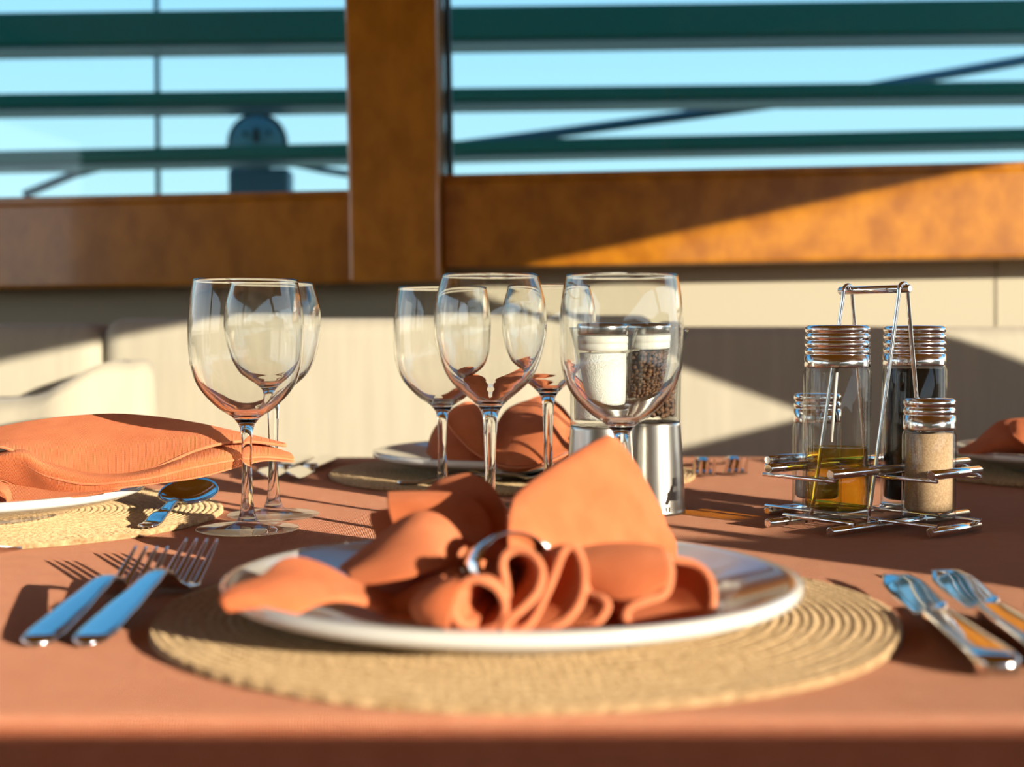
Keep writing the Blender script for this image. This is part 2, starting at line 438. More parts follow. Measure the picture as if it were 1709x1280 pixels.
# ------------------------------------------------------------------ outside the windows
OUT = Matrix.Translation((0, 3.0, CAM_H)) @ Matrix.Rotation(math.radians(-1.0), 4, 'Z') @ Matrix.Rotation(math.radians(-0.55), 4, 'Y')
def oz(py, d=3.0): return (557 - py) * d / F_PX
def ox(px, d=3.0): return (px - CX) * d / F_PX
lou = empty('louvre_shutter'); lou.matrix_world = OUT
tag(lou, 'teal horizontal louvre slats outside the tinted windows', 'louvre')
for y0, y1 in ((14, 68), (148, 170), (234, 256)):
    bm = bmesh.new(); box(bm, -1.7, 1.9, 0, 0.13, oz(y1), oz(y0), 0.006)
    s_ = mk('slat', bm, M['slat'], lou, False)
    if y0 == 234: s_.rotation_euler = (0, math.radians(-0.6), 0)
    bm = bmesh.new(); box(bm, -1.7, 1.9, 0.006, 0.126, oz(y1) - 0.006, oz(y1) - 0.0005, 0.001)
    mk('slat_lining', bm, M['rail'], s_, False)
bm = bmesh.new(); tube(bm, [PD(264, 345, 3.35), PD(262, 90, 3.35), PD(259, -160, 3.35)], 0.0065, 12)
st = mk('stay_wire', bm, M['rail'])
tag(st, 'thin upright steel stay outside the left window', 'stay')
bm = bmesh.new(); tube(bm, [PD(700, 252, 3.3), PD(960, 218, 3.3), PD(1330, 168, 3.3), PD(1760, 92, 3.3)], 0.0125, 10)
st = mk('boom_strut', bm, M['rail']); tag(st, 'long sloping dark strut crossing outside the right window', 'strut')
bm = bmesh.new(); tube(bm, [PD(40, 325, 3.2), PD(125, 290, 3.2), PD(230, 262, 3.2), PD(330, 255, 3.2)], 0.010, 10)
st = mk('rigging_line', bm, M['rail']); tag(st, 'dark sloping line low outside the left window, left of the winch', 'line')
bm = bmesh.new(); tube(bm, [PD(438, 262, 3.28), PD(540, 284, 3.28), PD(640, 300, 3.28), PD(690, 306, 3.28)], 0.008, 10)
st = mk('rigging_line', bm, M['rail']); tag(st, 'dark sloping line outside the left window, right of the winch', 'line')
# round deck block
wc = PD(431, 240, 3.3)
wr = empty('deck_winch', wc); wr.scale = (1.14, 1.14, 1.14); tag(wr, 'round blue deck winch with a dark rim outside the left window', 'winch')
bm = bmesh.new(); lathe(bm, [(0, -0.012), (0.050, -0.012), (0.054, -0.008), (0.054, 0.02), (0, 0.02)], 48); bmesh.ops.rotate(bm, cent=(0, 0, 0), matrix=Matrix.Rotation(math.pi / 2, 3, 'X'), verts=bm.verts)
mk('drum', recalc(bm), M['winch'], wr)
bm = bmesh.new()
pth = [Vector((0.058 * math.cos(a), -0.008, 0.058 * math.sin(a))) for a in [math.radians(-20 + k * 220 / 24) for k in range(25)]]
tube(bm, pth, 0.0055, 10); mk('rim', bm, M['winch_dark'], wr)
for px, pz in ((-0.024, 0.018), (0.026, 0.02), (-0.02, -0.012), (0.018, -0.012)):
    bm = bmesh.new(); g = bmesh.ops.create_uvsphere(bm, u_segments=12, v_segments=8, radius=0.005); bmesh.ops.translate(bm, vec=(px, -0.021, pz), verts=g['verts'])
    mk('bolt', bm, M['winch_dark'], wr)
bm = bmesh.new(); box(bm, -0.006, 0.006, -0.026, -0.02, 0.0, 0.03, 0.002); mk('latch', bm, M['winch_dark'], wr)
bm = bmesh.new(); box(bm, -0.03, 0.03, 0.0, 0.04, -1.16, -0.11, 0.004); mk('post', bm, M['rail'], wr, False)
bm = bmesh.new(); box(bm, -0.060, 0.066, -0.02, 0.05, -0.115, -0.052, 0.008); mk('bracket', bm, M['rail'], wr, False)
bm = bmesh.new(); tube(bm, [Vector((0, 0, 0.05)), Vector((0, 0, 0.085))], 0.012, 12); mk('shackle', bm, M['winch_dark'], wr)

# ------------------------------------------------------------------ sofa along the window
SOF = Matrix.Translation((0, 2.0, 0)) @ Matrix.Rotation(math.radians(-2.0), 4, 'Z')
sofa = empty('sofa'); sofa.matrix_world = SOF
tag(sofa, 'cream fabric bench sofa under the windows behind the table', 'sofa')
def sofax(px): return (px - CX) * 2.0 / F_PX
sofz = lambda py: CAM_H + (557 - py) * 2.0 / F_PX
xs = [sofax(-420), sofax(158), sofax(1105), sofax(2200)]
tops = [sofz(540), sofz(531), sofz(545)]
def cushion(bm, x0, x1, y0, y1, z0, z1, r):
    box(bm, x0, x1, y0, y1, z0, z1, r, 6)
for k in range(3):
    bm = bmesh.new(); cushion(bm, xs[k] + (0.001 if k != 2 else 0), xs[k + 1] - (0.001 if k != 1 else 0), 0, 0.13, -0.28, tops[k], 0.03)
    c = mk('back_cushion', bm, M['sofa'], sofa)
bm = bmesh.new(); box(bm, -1.6, 1.6, -0.5, 0.02, -0.42, -0.29, 0.03, 5); mk('seat', bm, M['sofa'], sofa)
bm = bmesh.new(); box(bm, -1.6, 1.6, -0.46, 0.12, -0.74, -0.42, 0.01, 2); mk('base', bm, M['wood_dark'], sofa)
# end arm of the bench on the left, coming towards the table
bm = bmesh.new()
prof = [PD(-420, 645, 1.84), PD(-120, 672, 1.84), PD(40, 664, 1.84), PD(100, 638, 1.84), PD(158, 608, 1.88), PD(200, 606, 1.92), PD(245, 612, 1.95), PD(256, 700, 1.96), PD(256, 800, 1.96)]
front = cr(prof, 40); back = [Vector((p.x, min(p.y + 0.15, 1.985), p.z + 0.002)) for p in front]
lowf = [Vector((p.x, p.y + 0.01, -0.28)) for p in front]; lowb = [Vector((p.x, min(p.y + 0.15, 1.985), -0.28)) for p in front]
rows = [lowf, [Vector((p.x, p.y - 0.004, p.z - 0.02)) for p in front], [Vector((p.x, min(p.y + 0.02, 1.98), p.z)) for p in front], back, lowb]
vs = [[bm.verts.new(p) for p in r] for r in rows]
for A, B in zip(vs, vs[1:]):
    for i in range(len(A) - 1): bm.faces.new((A[i], A[i + 1], B[i + 1], B[i]))
bm.faces.new([r[0] for r in vs]); bm.faces.new([r[-1] for r in reversed(vs)])
recalc(bm)
cu = mk('loose_cushion', bm, M['sofa']); tag(cu, 'cream loose cushion leaning on the sofa at far left behind the napkin', 'cushion')

# ------------------------------------------------------------------ table and cloth
TX0, TX1, TY0, TY1 = -0.72, 0.86, 0.516, 1.66
tb = empty('dining_table', (0.07, 1.08, -0.74)); tag(tb, 'dining table hidden under the terracotta cloth', 'table')
bm = bmesh.new(); box(bm, TX0 - 0.07 + 0.012, TX1 - 0.07 - 0.012, TY0 - 1.08 + 0.012, TY1 - 1.08 - 0.012, 0.700, 0.736, 0.006); mk('tabletop', bm, M['wood_dark'], tb, False)
bm = bmesh.new(); lathe(bm, prof2([(0.0, 0.70), (0.09, 0.70), (0.05, 0.62), (0.045, 0.3), (0.06, 0.1), (0.22, 0.02), (0.24, 0.0), (0, 0)], 40), 40); mk('pedestal', recalc(bm), M['wood_dark'], tb)
# cloth: top with a softly rounded hem line all round, then the hang
bm = bmesh.new()
def axis_pts(a, b, n):
    r = 0.014; drop = 0.26
    out = []
    for z in (-drop, -drop * 0.6, -drop * 0.3, -0.06, -0.03): out.append((a, z, -1))
    for k in range(1, 6):
        t = k / 6 * math.pi / 2; out.append((a + r * (1 - math.cos(t)), -r + r * math.sin(t), -1))
    for k in range(n + 1): out.append((a + r + (b - a - 2 * r) * k / n, 0, 0))
    for k in range(5, 0, -1):
        t = k / 6 * math.pi / 2; out.append((b - r * (1 - math.cos(t)), -r + r * math.sin(t), 1))
    for z in (-0.03, -0.06, -drop * 0.3, -drop * 0.6, -drop): out.append((b, z, 1))
    return out
AX = axis_pts(TX0, TX1, 150); AY = axis_pts(TY0, TY1, 110)
from mathutils import noise as mn
grid = []
for (x, zx, sx_) in AX:
    row = []
    for (y, zy, sy_) in AY:
        z = min(zx, zy)
        dx = dy = 0
        if z < -0.02:
            f = min(1, -z / 0.2)
            dx = (sx_ * 0.012 * f if zx < -0.01 else 0) + (0 if zx >= -0.01 else 0.012 * f * math.sin(y * 22))
            dy = (sy_ * 0.012 * f if zy < -0.01 else 0) + (0 if zy >= -0.01 else 0.012 * f * math.sin(x * 19 + 1))
            z += 0
        else:
            wr_ = mn.noise(Vector((x * 3.0, y * 9.0, 0.3))) * 0.0007 + mn.noise(Vector((x * 1.2 + y * 6, y * 2.0, 5.3))) * 0.0006
            z += wr_ - 0.0006
        row.append(bm.verts.new((x + dx, y + dy, z)))
    grid.append(row)
for A, B in zip(grid, grid[1:]):
    for i in range(len(A) - 1): bm.faces.new((A[i], B[i], B[i + 1], A[i + 1]))
recalc(bm)
tc_ = mk('tablecloth', bm, M['table_cloth'])
tag(tc_, 'terracotta cloth covering the whole dining table', 'tablecloth')

# ------------------------------------------------------------------ placemats
MAT_R = 0.19; MAT_T = 0.0045
def placemat_mesh():
    bm = bmesh.new(); NA = 640; pitch = 0.0050; NC = int(MAT_R / pitch); K = 6
    rs = [MAT_R * i / (NC * K) for i in range(1, NC * K + 1)]
    c = bm.verts.new((0, 0, MAT_T)); prev = None
    for i, r in enumerate(rs):
        ring = []
        for k in range(NA):
            a = 2 * math.pi * k / NA
            ph = r / (MAT_R / NC) + a / (2 * math.pi)
            f = ph - math.floor(ph); coil = math.floor(ph)
            prof_ = math.sqrt(max(0, 1 - (2 * f - 1) ** 2))
            lumps = 2 * math.pi * r / 0.0050
            br = 0.5 + 0.5 * math.sin(a * max(6, round(lumps)) + (f - 0.5) * 4.5 * (1 if int(coil) % 2 else -1))
            h = 0.0028 + 0.0006 * prof_ + 0.0009 * br * prof_
            if i == len(rs) - 1: h = 0.0015
            rr = r + (0.0003 * math.sin(a * 90) + 0.0008 * math.sin(a * 7 + 1) if r > MAT_R - 0.004 else 0)
            ring.append(bm.verts.new((rr * math.cos(a), rr * math.sin(a), h)))
        if prev is None:
            for k in range(NA): bm.faces.new((c, ring[k], ring[(k + 1) % NA]))
        else:
            for k in range(NA):
                j = (k + 1) % NA; bm.faces.new((prev[k], ring[k], ring[j], prev[j]))
        prev = ring
    low = [bm.verts.new((v.co.x * 0.999, v.co.y * 0.999, 0.0002)) for v in prev]
    for k in range(NA):
        j = (k + 1) % NA; bm.faces.new((prev[k], low[k], low[j], prev[j]))
    bm.faces.new(list(reversed(low)))
    return bm
mat0 = mk('placemat', placemat_mesh(), M['straw'], None, True, (0.007, 0.7165, 0))
G_MAT = 'round woven straw placemats'
tag(mat0, 'round straw placemat under the near white plate', 'placemat', G_MAT)
for (x, y, rz, lb) in ((-0.4256, 1.102, 1.0, 'round straw placemat at left under the spoon and left napkin plate'),
                       (0.000, 1.437, 2.0, 'round straw placemat across the table behind the wine glasses'),
                       (0.615, 1.455, 0.5, 'round straw placemat at far right behind the cruet stand')):
    c = mat0.copy(); COL.objects.link(c); c.location = (x, y, 0); c.rotation_euler = (0, 0, rz); c['label'] = lb

# ------------------------------------------------------------------ plates
def plate_parts():
    R = 0.143
    bm = bmesh.new()
    # foot ring, underside, rounded rim, upper face
    pts = [(0, 0.0035), (0.074, 0.0035), (0.077, 0.0), (0.083, 0.0), (0.086, 0.0025), (0.100, 0.0060), (0.122, 0.0112), (R - 0.005, 0.0160), (R - 0.0012, 0.0178), (R, 0.0202), (R - 0.0012, 0.0228), (R - 0.004, 0.0236), (R - 0.008, 0.0222), (0.122, 0.0180), (0.105, 0.0135), (0.088, 0.0092), (0.070, 0.0078), (0.03, 0.0075), (0, 0.0075)]
    lathe(bm, prof2(pts, 70), 128)
    recalc(bm)
    return bm
plate0 = mk('dinner_plate', plate_parts(), M['ceramic'], None, True, (0.0, 0.686, MAT_T))
G_PL = 'white dinner plates on the placemats'
tag(plate0, 'white round plate in the foreground holding the gathered napkin', 'plate', G_PL)
for (x, y, lb) in ((-0.436, 1.088, 'white round plate at left edge under the leaf-shaped napkin'),
                   (-0.001, 1.425, 'white round plate across the table behind the stems'),
                   (0.600, 1.440, 'white round plate at far right behind the pepper shaker')):
    c = plate0.copy(); COL.objects.link(c); c.location = (x, y, MAT_T); c['label'] = lb

# ------------------------------------------------------------------ wine glasses
def glass(kind):
    if kind == 'water':
        ft = 0.0383; zi = 0.0862
        outer = [(0.0040, 0.068), (0.0043, 0.0726), (0.0055, 0.0775), (0.0076, 0.0814), (0.0113, 0.0851), (0.0183, 0.0896), (0.0248, 0.0951), (0.0319, 0.1027), (0.0367, 0.1102), (0.0396, 0.1183), (0.0417, 0.1275), (0.0425, 0.1436), (0.0423, 0.1570), (0.0405, 0.1737), (0.0383, 0.1865)]
    else:
        ft = 0.0368; zi = 0.0992
        outer = [(0.0044, 0.0786), (0.0050, 0.0881), (0.0061, 0.0928), (0.0082, 0.0965), (0.0119, 0.1003), (0.0156, 0.1034), (0.0212, 0.1082), (0.0267, 0.1135), (0.0316, 0.1215), (0.0354, 0.1321), (0.0383, 0.1454), (0.0388, 0.1560), (0.0374, 0.1703), (0.0326, 0.1868)]
    rj, hj = outer[0]
    O = prof2(outer, 80)
    zt = O[-1][1]; I = []
    for k in range(1, len(O)):
        (r0, z0), (r1, z1) = O[k - 1], O[min(k + 1, len(O) - 1)]
        tx, tz = r1 - r0, z1 - z0; L = math.hypot(tx, tz); nx, nz = -tz / L, tx / L
        f = (zt - O[k][1]) / (zt - hj); th = 0.0008 + 0.0034 * f ** 3
        r, z = O[k][0] + nx * th, O[k][1] + nz * th
        if z > zi + 0.0016 and r > 0.005: I.append((r, z))
    I[-1] = (O[-1][0] - 0.0008, zt)
    low = prof2([(0, zi), (I[0][0] * 0.55, zi + (I[0][1] - zi) * 0.28), I[0]], 12)
    rimp = [(O[-1][0] - 0.0004, zt + 0.0005)]
    bowl = O + rimp + list(reversed(I)) + list(reversed(low[:-1]))
    stem = prof2([(0.0076, 0.0075), (0.0056, 0.0135), (0.0046, 0.0210), (0.0040, 0.032), (0.0037, 0.048), (0.0038, 0.060), (rj, hj)], 50)
    foot = [(0, 0.0004)] + prof2([(ft - 0.003, 0.0004), (ft - 0.0006, 0.0008), (ft, 0.0015), (ft - 0.0006, 0.0020), (ft - 0.006, 0.0024), (0.022, 0.0031), (0.0125, 0.0048), (0.0092, 0.0062), (0.0076, 0.0075)], 44)
    return bowl, stem, foot
G_GL = 'stemmed glasses on the table'
def make_glass(kind):
    bowl, stem, foot = glass(kind)
    nm = 'water_glass' if kind == 'water' else 'wine_glass'
    root = empty(nm)
    for n, p, m in (('bowl', bowl, 'bowl'), ('stem', stem, 'stem'), ('foot', foot, 'foot')):
        bm = bmesh.new(); lathe(bm, p, 96)
        bm.normal_update()
        mk(n, bm, M[m], root)
    return root
# lathe() winds outward for profiles running upward on the outside
gw = make_glass('water'); gv = make_glass('wine')
spots = [('water', 411, 1.029, 'large stemmed glass at left, nearest the spoon'),
         ('wine', 455, 1.11, 'narrower wine glass just behind the leftmost glass'),
         ('wine', 818, 0.951, 'narrow-rimmed wine glass at centre behind the napkin, in front of two others'),
         ('water', 1037, 0.947, 'large stemmed glass standing in front of the salt and pepper mills'),
         ('water', 738, 1.206, 'wide glass left of centre beside the far napkin plate'),
         ('wine', 915, 1.17, 'far wine glass seen between the two central glasses')]
used = set()
for kind, px, d, lb in spots:
    src = gw if kind == 'water' else gv
    o = src if kind not in used else copy_tree(src)
    used.add(kind)
    o.location = ((px - CX) * d / F_PX, d, 0); tag(o, lb, 'glass', G_GL)

# ------------------------------------------------------------------ mills
def mill(name, x, y, filling):
    r = empty(name, (x, y, 0))
    bm = bmesh.new(); lathe(bm, prof2([(0, 0.0), (0.0265, 0.0), (0.0278, 0.0012), (0.0280, 0.004), (0.0272, 0.025), (0.0256, 0.050), (0.0240, 0.0742)], 40) + [(0.0236, 0.0746), (0.0, 0.0746)], 72); mk('steel_body', recalc(bm), M['brushed'], r)
    out_ = [(0.0, 0.0750), (0.0238, 0.0750), (0.0240, 0.077), (0.0240, 0.095), (0.0243, 0.118), (0.0258, 0.136), (0.0296, 0.148), (0.0302, 0.1495)]
    in_ = [(0.0292, 0.1502), (0.0278, 0.1480), (0.0244, 0.134), (0.0224, 0.118), (0.0212, 0.095), (0.0208, 0.079), (0.0, 0.0785)]
    bm = bmesh.new(); lathe(bm, out_[:2] + prof2(out_[1:], 30) + prof2(in_[:-1], 30) + [in_[-1]], 72); mk('glass_cup', bm, M['mill_glass'], r)
    if filling == 'salt':
        bm = bmesh.new(); lathe(bm, [(0, 0.0795), (0.0195, 0.0795), (0.0200, 0.082), (0.0200, 0.1285), (0, 0.1290)], 48); mk('salt', recalc(bm), M['salt'], r)
    else:
        bm = bmesh.new(); rnd = random.Random(3); cnt = 0
        z = 0.0815
        while z < 0.128:
            for k in range(26):
                a = 2 * math.pi * (k + rnd.random() * 0.7) / 26; rr = 0.0184 - rnd.random() * 0.0022
                g = bmesh.ops.create_icosphere(bm, subdivisions=2, radius=0.0021 + rnd.random() * 0.0004)
                bmesh.ops.translate(bm, vec=(rr * math.cos(a), rr * math.sin(a), z + rnd.uniform(-0.001, 0.001)), verts=g['verts'])
            z += 0.0037
        for k in range(40):
            a = rnd.random() * 6.28; rr = 0.016 * math.sqrt(rnd.random())
            g = bmesh.ops.create_icosphere(bm, subdivisions=2, radius=0.0022); bmesh.ops.translate(bm, vec=(rr * math.cos(a), rr * math.sin(a), 0.127 + rnd.random() * 0.002), verts=g['verts'])
        lathe(bm, [(0, 0.080), (0.0158, 0.080), (0.0158, 0.126), (0, 0.126)], 24)
        pc = mk('peppercorns', bm, M['peppercorn'], r); pc['kind'] = 'stuff'
    bm = bmesh.new(); lathe(bm, [(0.0, 0.1310), (0.0205, 0.1310), (0.0212, 0.1318), (0.0212, 0.136), (0.0206, 0.1366), (0.0214, 0.1374), (0.0214, 0.1430), (0.020, 0.1436), (0, 0.1436)], 56); mk('collar', recalc(bm), M['white_plastic'], r)
    bm = bmesh.new(); lathe(bm, [(0, 0.1440), (0.0205, 0.1440), (0.0214, 0.1450), (0.0218, 0.1512), (0.0208, 0.1535), (0, 0.1545)], 56); mk('cap', recalc(bm), M['cap'], r)
    return r
m1 = mill('salt_mill', (1003 - CX) * 1.085 / F_PX, 1.085, 'salt'); tag(m1, 'steel and clear salt mill behind the large glass, left of the pepper mill', 'salt mill')
m2 = mill('pepper_mill', (1087 - CX) * 1.132 / F_PX, 1.132, 'pepper'); tag(m2, 'steel and clear mill filled with black peppercorns, right of the salt mill', 'pepper mill')
fc = bpy.data.curves.new('mill_lettering', 'FONT'); fc.body = 'TE'; fc.size = 0.0055; fc.extrude = 0.0002; fc.align_x = 'CENTER'; fc.space_character = 1.2
fo = bpy.data.objects.new('mill_lettering', fc); COL.objects.link(fo); fo.parent = m2; fc.materials.append(M['ink'])
a = math.radians(24); fo_ = fo; dg = bpy.context.evaluated_depsgraph_get(); me = bpy.data.meshes.new_from_object(fo.evaluated_get(dg)); bpy.data.objects.remove(fo_); fo = bpy.data.objects.new('mill_lettering', me); COL.objects.link(fo); fo.parent = m2
fo.location = (0.0284 * math.sin(a), -0.0284 * math.cos(a), 0.0035); fo.rotation_euler = (math.pi / 2, 0, a)

# ------------------------------------------------------------------ cruet stand
A38 = math.radians(38)
U = Vector((math.cos(A38), math.sin(A38), 0)); V = Vector((math.sin(A38), -math.cos(A38), 0))
CC = U * 0.876 + V * (-0.672)
rack = empty('cruet_stand', CC)
tag(rack, 'chrome wire cruet stand with a tall twin-loop handle', 'cruet stand')
def uv(u, v, z): return U * u + V * v + Vector((0, 0, z))
def rod(name, u0, v0, u1, v1, z, r):
    bm = bmesh.new(); a, b = uv(u0, v0, z), uv(u1, v1, z); d = (b - a).normalized()
    tube(bm, [a, a + d * 0.0005, b - d * 0.0005, b], [r * 0.8, r, r, r * 0.8], 16)
    o = mk(name, recalc(bm), M['chrome'], rack)
    for p in o.data.polygons:
        if len(p.vertices) > 4: p.use_smooth = False
    return o
RR = 0.0036; RT = 0.0015
for z in (0.0036, 0.0450):
    rod('rod', -0.083, 0.0295, 0.086, 0.0295, z, RR); rod('rod', -0.083, -0.0295, 0.086, -0.0295, z, RR)
    rod('rod', -0.030, 0.077, 0.030, 0.077, z, RR); rod('rod', -0.030, -0.077, 0.030, -0.077, z, RR)
for s in (-1, 1):
    rod('wire', s * 0.060, -0.034, s * 0.060, 0.034, 0.0078, RT)
    rod('wire', s * 0.0275, -0.081, s * 0.0275, 0.081, 0.0078, RT)
    rod('wire', s * 0.0835, -0.034, s * 0.0835, 0.034, 0.0405, RT)
    rod('wire', s * 0.0275, -0.081, s * 0.0275, -0.027, 0.0405, RT)
    rod('wire', s * 0.0275, 0.027, s * 0.0275, 0.081, 0.0405, RT)
ZH = 0.1815
for v0, vf in ((0.030, 0.0268), (-0.022, -0.0268)):
    bm = bmesh.new()
    pts = [uv(-0.036, vf, 0.006), uv(-0.0335, vf + 0.1 * (v0 - vf), 0.02), uv(-0.0055, v0, ZH - 0.006)]
    for k in range(9):
        t = math.pi * (1 - k / 8); pts.append(uv(0.0052 * math.cos(t), v0, ZH - 0.002 + 0.0052 * math.sin(t)))
    pts += [uv(0.0055, v0, ZH - 0.006), uv(0.0335, vf + 0.1 * (v0 - vf), 0.02), uv(0.036, vf, 0.006)]
    tube(bm, pts, 0.0016, 12); mk('handle_loop', bm, M['chrome'], rack)
rod('handle_bar', 0, -0.030, 0, 0.036, ZH - 0.001, 0.0030)

def cap_profile(r, z0, z1, ridges, band):
    pts = [(0, z0), (r * 0.985, z0), (r, z0 + 0.0008), (r, z0 + band)]
    h = (z1 - z0 - band) / ridges
    for k in range(ridges):
        b = z0 + band + k * h
        pts += [(r * 0.935, b + h * 0.08), (r * 0.985, b + h * 0.25), (r * 1.0, b + h * 0.52), (r * 0.985, b + h * 0.8), (r * 0.935, b + h * 0.97)]
    pts += [(r * 0.9, z1 + 0.0003), (0, z1 + 0.0008)]
    return pts
def bottle(name, u, v, r, zbot, zcap, ztop, ridges, band, fill_mat, fill_name, fill_top, lb, cat, tube_in=False):
    o = empty(name, CC + U * u + V * v + Vector((0, 0, zbot)))
    H = zcap - zbot; T = ztop - zbot; th = 0.0021
    out_ = [(0, 0.0002), (r - 0.0025, 0.0002), (r - 0.0006, 0.0008), (r, 0.0026), (r, H * 0.5), (r, H - 0.004), (r - 0.0012, H - 0.001), (r - 0.0012, H + 0.004)]
    in_ = [(r - 0.0028, H + 0.004), (r - th, H - 0.004), (r - th, H * 0.5), (r - th, 0.0075), (r - th - 0.002, 0.0055), (0, 0.0055)]
    bm = bmesh.new(); lathe(bm, out_ + in_, 72); mk('glass_body', bm, M['shaker_glass'], o)
    for p in o.children: pass
    rf = r - th - 0.0002
    bm = bmesh.new(); lathe(bm, [(0, 0.0058 if fill_name != 'oil' else 0.0053), (rf - 0.002, 0.0058 if fill_name != 'oil' else 0.0053), (rf, 0.0076), (rf, fill_top - zbot), (0, fill_top - zbot)], 64)
    mk(fill_name, recalc(bm), fill_mat, o, True)
    bm = bmesh.new(); lathe(bm, cap_profile(r * 0.965, H, T, ridges, band), 72); cp = mk('cap', recalc(bm), M['cap_chrome'], o)
    if tube_in:
        bm = bmesh.new(); tube(bm, [Vector((-0.001, -0.004, H)), Vector((-0.0055, -0.006, 0.056))], 0.0012, 10); mk('pour_tube', bm, M['white_plastic'], o)
    tag(o, lb, cat)
    return o
bottle('oil_bottle', -0.040, 0.0005, 0.0252, 0.0094, 0.1215, 0.1525, 4, 0.009, M['oil'], 'oil', 0.0605, 'tall glass bottle half full of golden oil in the cruet stand', 'bottle', True)
bottle('vinegar_bottle', 0.056, 0, 0.0252, 0.0094, 0.1215, 0.1525, 4, 0.009, M['vinegar'], 'vinegar', 0.119, 'tall glass bottle of black vinegar behind the pepper shaker', 'bottle')
ps = bottle('pepper_shaker', 0.001, 0.0535, 0.0195, 0.0094, 0.0755, 0.0985, 2, 0.0105, M['pepper_powder'], 'ground_pepper', 0.0725, 'short glass shaker of brown ground pepper at front of the cruet stand', 'shaker')
bottle('salt_shaker', 0.003, -0.0535, 0.0195, 0.0094, 0.0755, 0.0985, 2, 0.0105, M['salt'], 'salt', 0.030, 'short glass shaker behind the oil bottle in the cruet stand', 'shaker')

# ------------------------------------------------------------------ cutlery (local +y runs from handle end to tip)
def crz(keys, y):
    if keys[1][0] < y < keys[2][0]:
        (a, va), (b, vb) = keys[1], keys[2]; return va + (vb - va) * (y - a) / (b - a)
    return crf(keys, y)
def crf(keys, y):
    for (a, va), (b, vb) in zip(keys, keys[1:]):
        if y <= b:
            t = (y - a) / (b - a); t = t * t * (3 - 2 * t); return va + (vb - va) * t
    return keys[-1][1]
def make_fork(L=0.195):
    root = empty('fork'); s = L / 0.195
    hw = [(0, 0.0015), (0.002, 0.0050), (0.007, 0.0082), (0.020, 0.0094), (0.05, 0.0086), (0.09, 0.0066), (0.115, 0.0050), (0.128, 0.0056), (0.138, 0.0112), (0.146, 0.0128)]
    zc = [(0, 0.0018), (0.012, 0.0034), (0.106, 0.0160), (0.113, 0.0164), (0.121, 0.0142), (0.138, 0.0040), (0.148, 0.0032)]
    bm = bmesh.new(); rows = []
    for k in range(46):
        y = 0.125 * k / 45; rows.append((Vector((0, y * s, crz(zc, y))), crf(hw, y), 0.0017 if y > 0.003 else 0.0012))
    loft(bm, rows, 20, 3.6); mk('handle', recalc(bm), M['steel'], root)
    bm = bmesh.new(); rows = []
    for k in range(16):
        y = 0.1245 + 0.024 * k / 15; rows.append((Vector((0, y * s, crz(zc, y))), crf(hw, y), 0.0015))
    loft(bm, rows, 20, 3.0)
    for k in range(4):
        x0 = (k - 1.5) * 0.0066; rows = []
        for q in range(14):
            t = q / 13; y = 0.146 + 0.049 * t
            z = 0.0032 + 0.0190 * t ** 1.05
            rows.append((Vector((x0 * (1 - 0.04 * t), y * s, z)), 0.0021 * (1 - 0.62 * t ** 2), 0.0012 * (1 - 0.5 * t)))
        loft(bm, rows, 10, 2.4)
    mk('tines', recalc(bm), M['steel'], root)
    return root
def make_knife(L=0.215):
    root = empty('knife'); s = L / 0.215
    bm = bmesh.new(); rows = []
    for k in range(30):
        y = 0.112 * k / 29
        hw = crf([(0, 0.0062), (0.003, 0.0092), (0.012, 0.0102), (0.06, 0.0092), (0.108, 0.0080), (0.112, 0.0068)], y)
        ht = crf([(0, 0.0024), (0.003, 0.0044), (0.012, 0.0048), (0.108, 0.0040), (0.112, 0.0030)], y)
        rows.append((Vector((0, y * s, 0.0052)), hw, ht))
    loft(bm, rows, 24, 4.5); mk('handle', recalc(bm), M['steel'], root)
    bm = bmesh.new(); rows = []
    for k in range(30):
        t = k / 29; y = 0.1115 + 0.1035 * t
        hw = crf([(0, 0.0048), (0.06, 0.0052), (0.13, 0.0088), (0.65, 0.0098), (0.86, 0.0085), (0.96, 0.0042), (1, 0.0006)], t)
        xo = 0.0006 - (0.0098 - hw) * 0.55 * (1 if t > 0.6 else 0)
        rows.append((Vector((xo, y * s, 0.0052 + 0.0015 * t)), hw, 0.0009, crf([(0, 0.0), (0.15, 0.35), (1, 0.45)], t)))
    loft(bm, rows, 16, 2.0); mk('blade', recalc(bm), M['steel'], root)
    return root
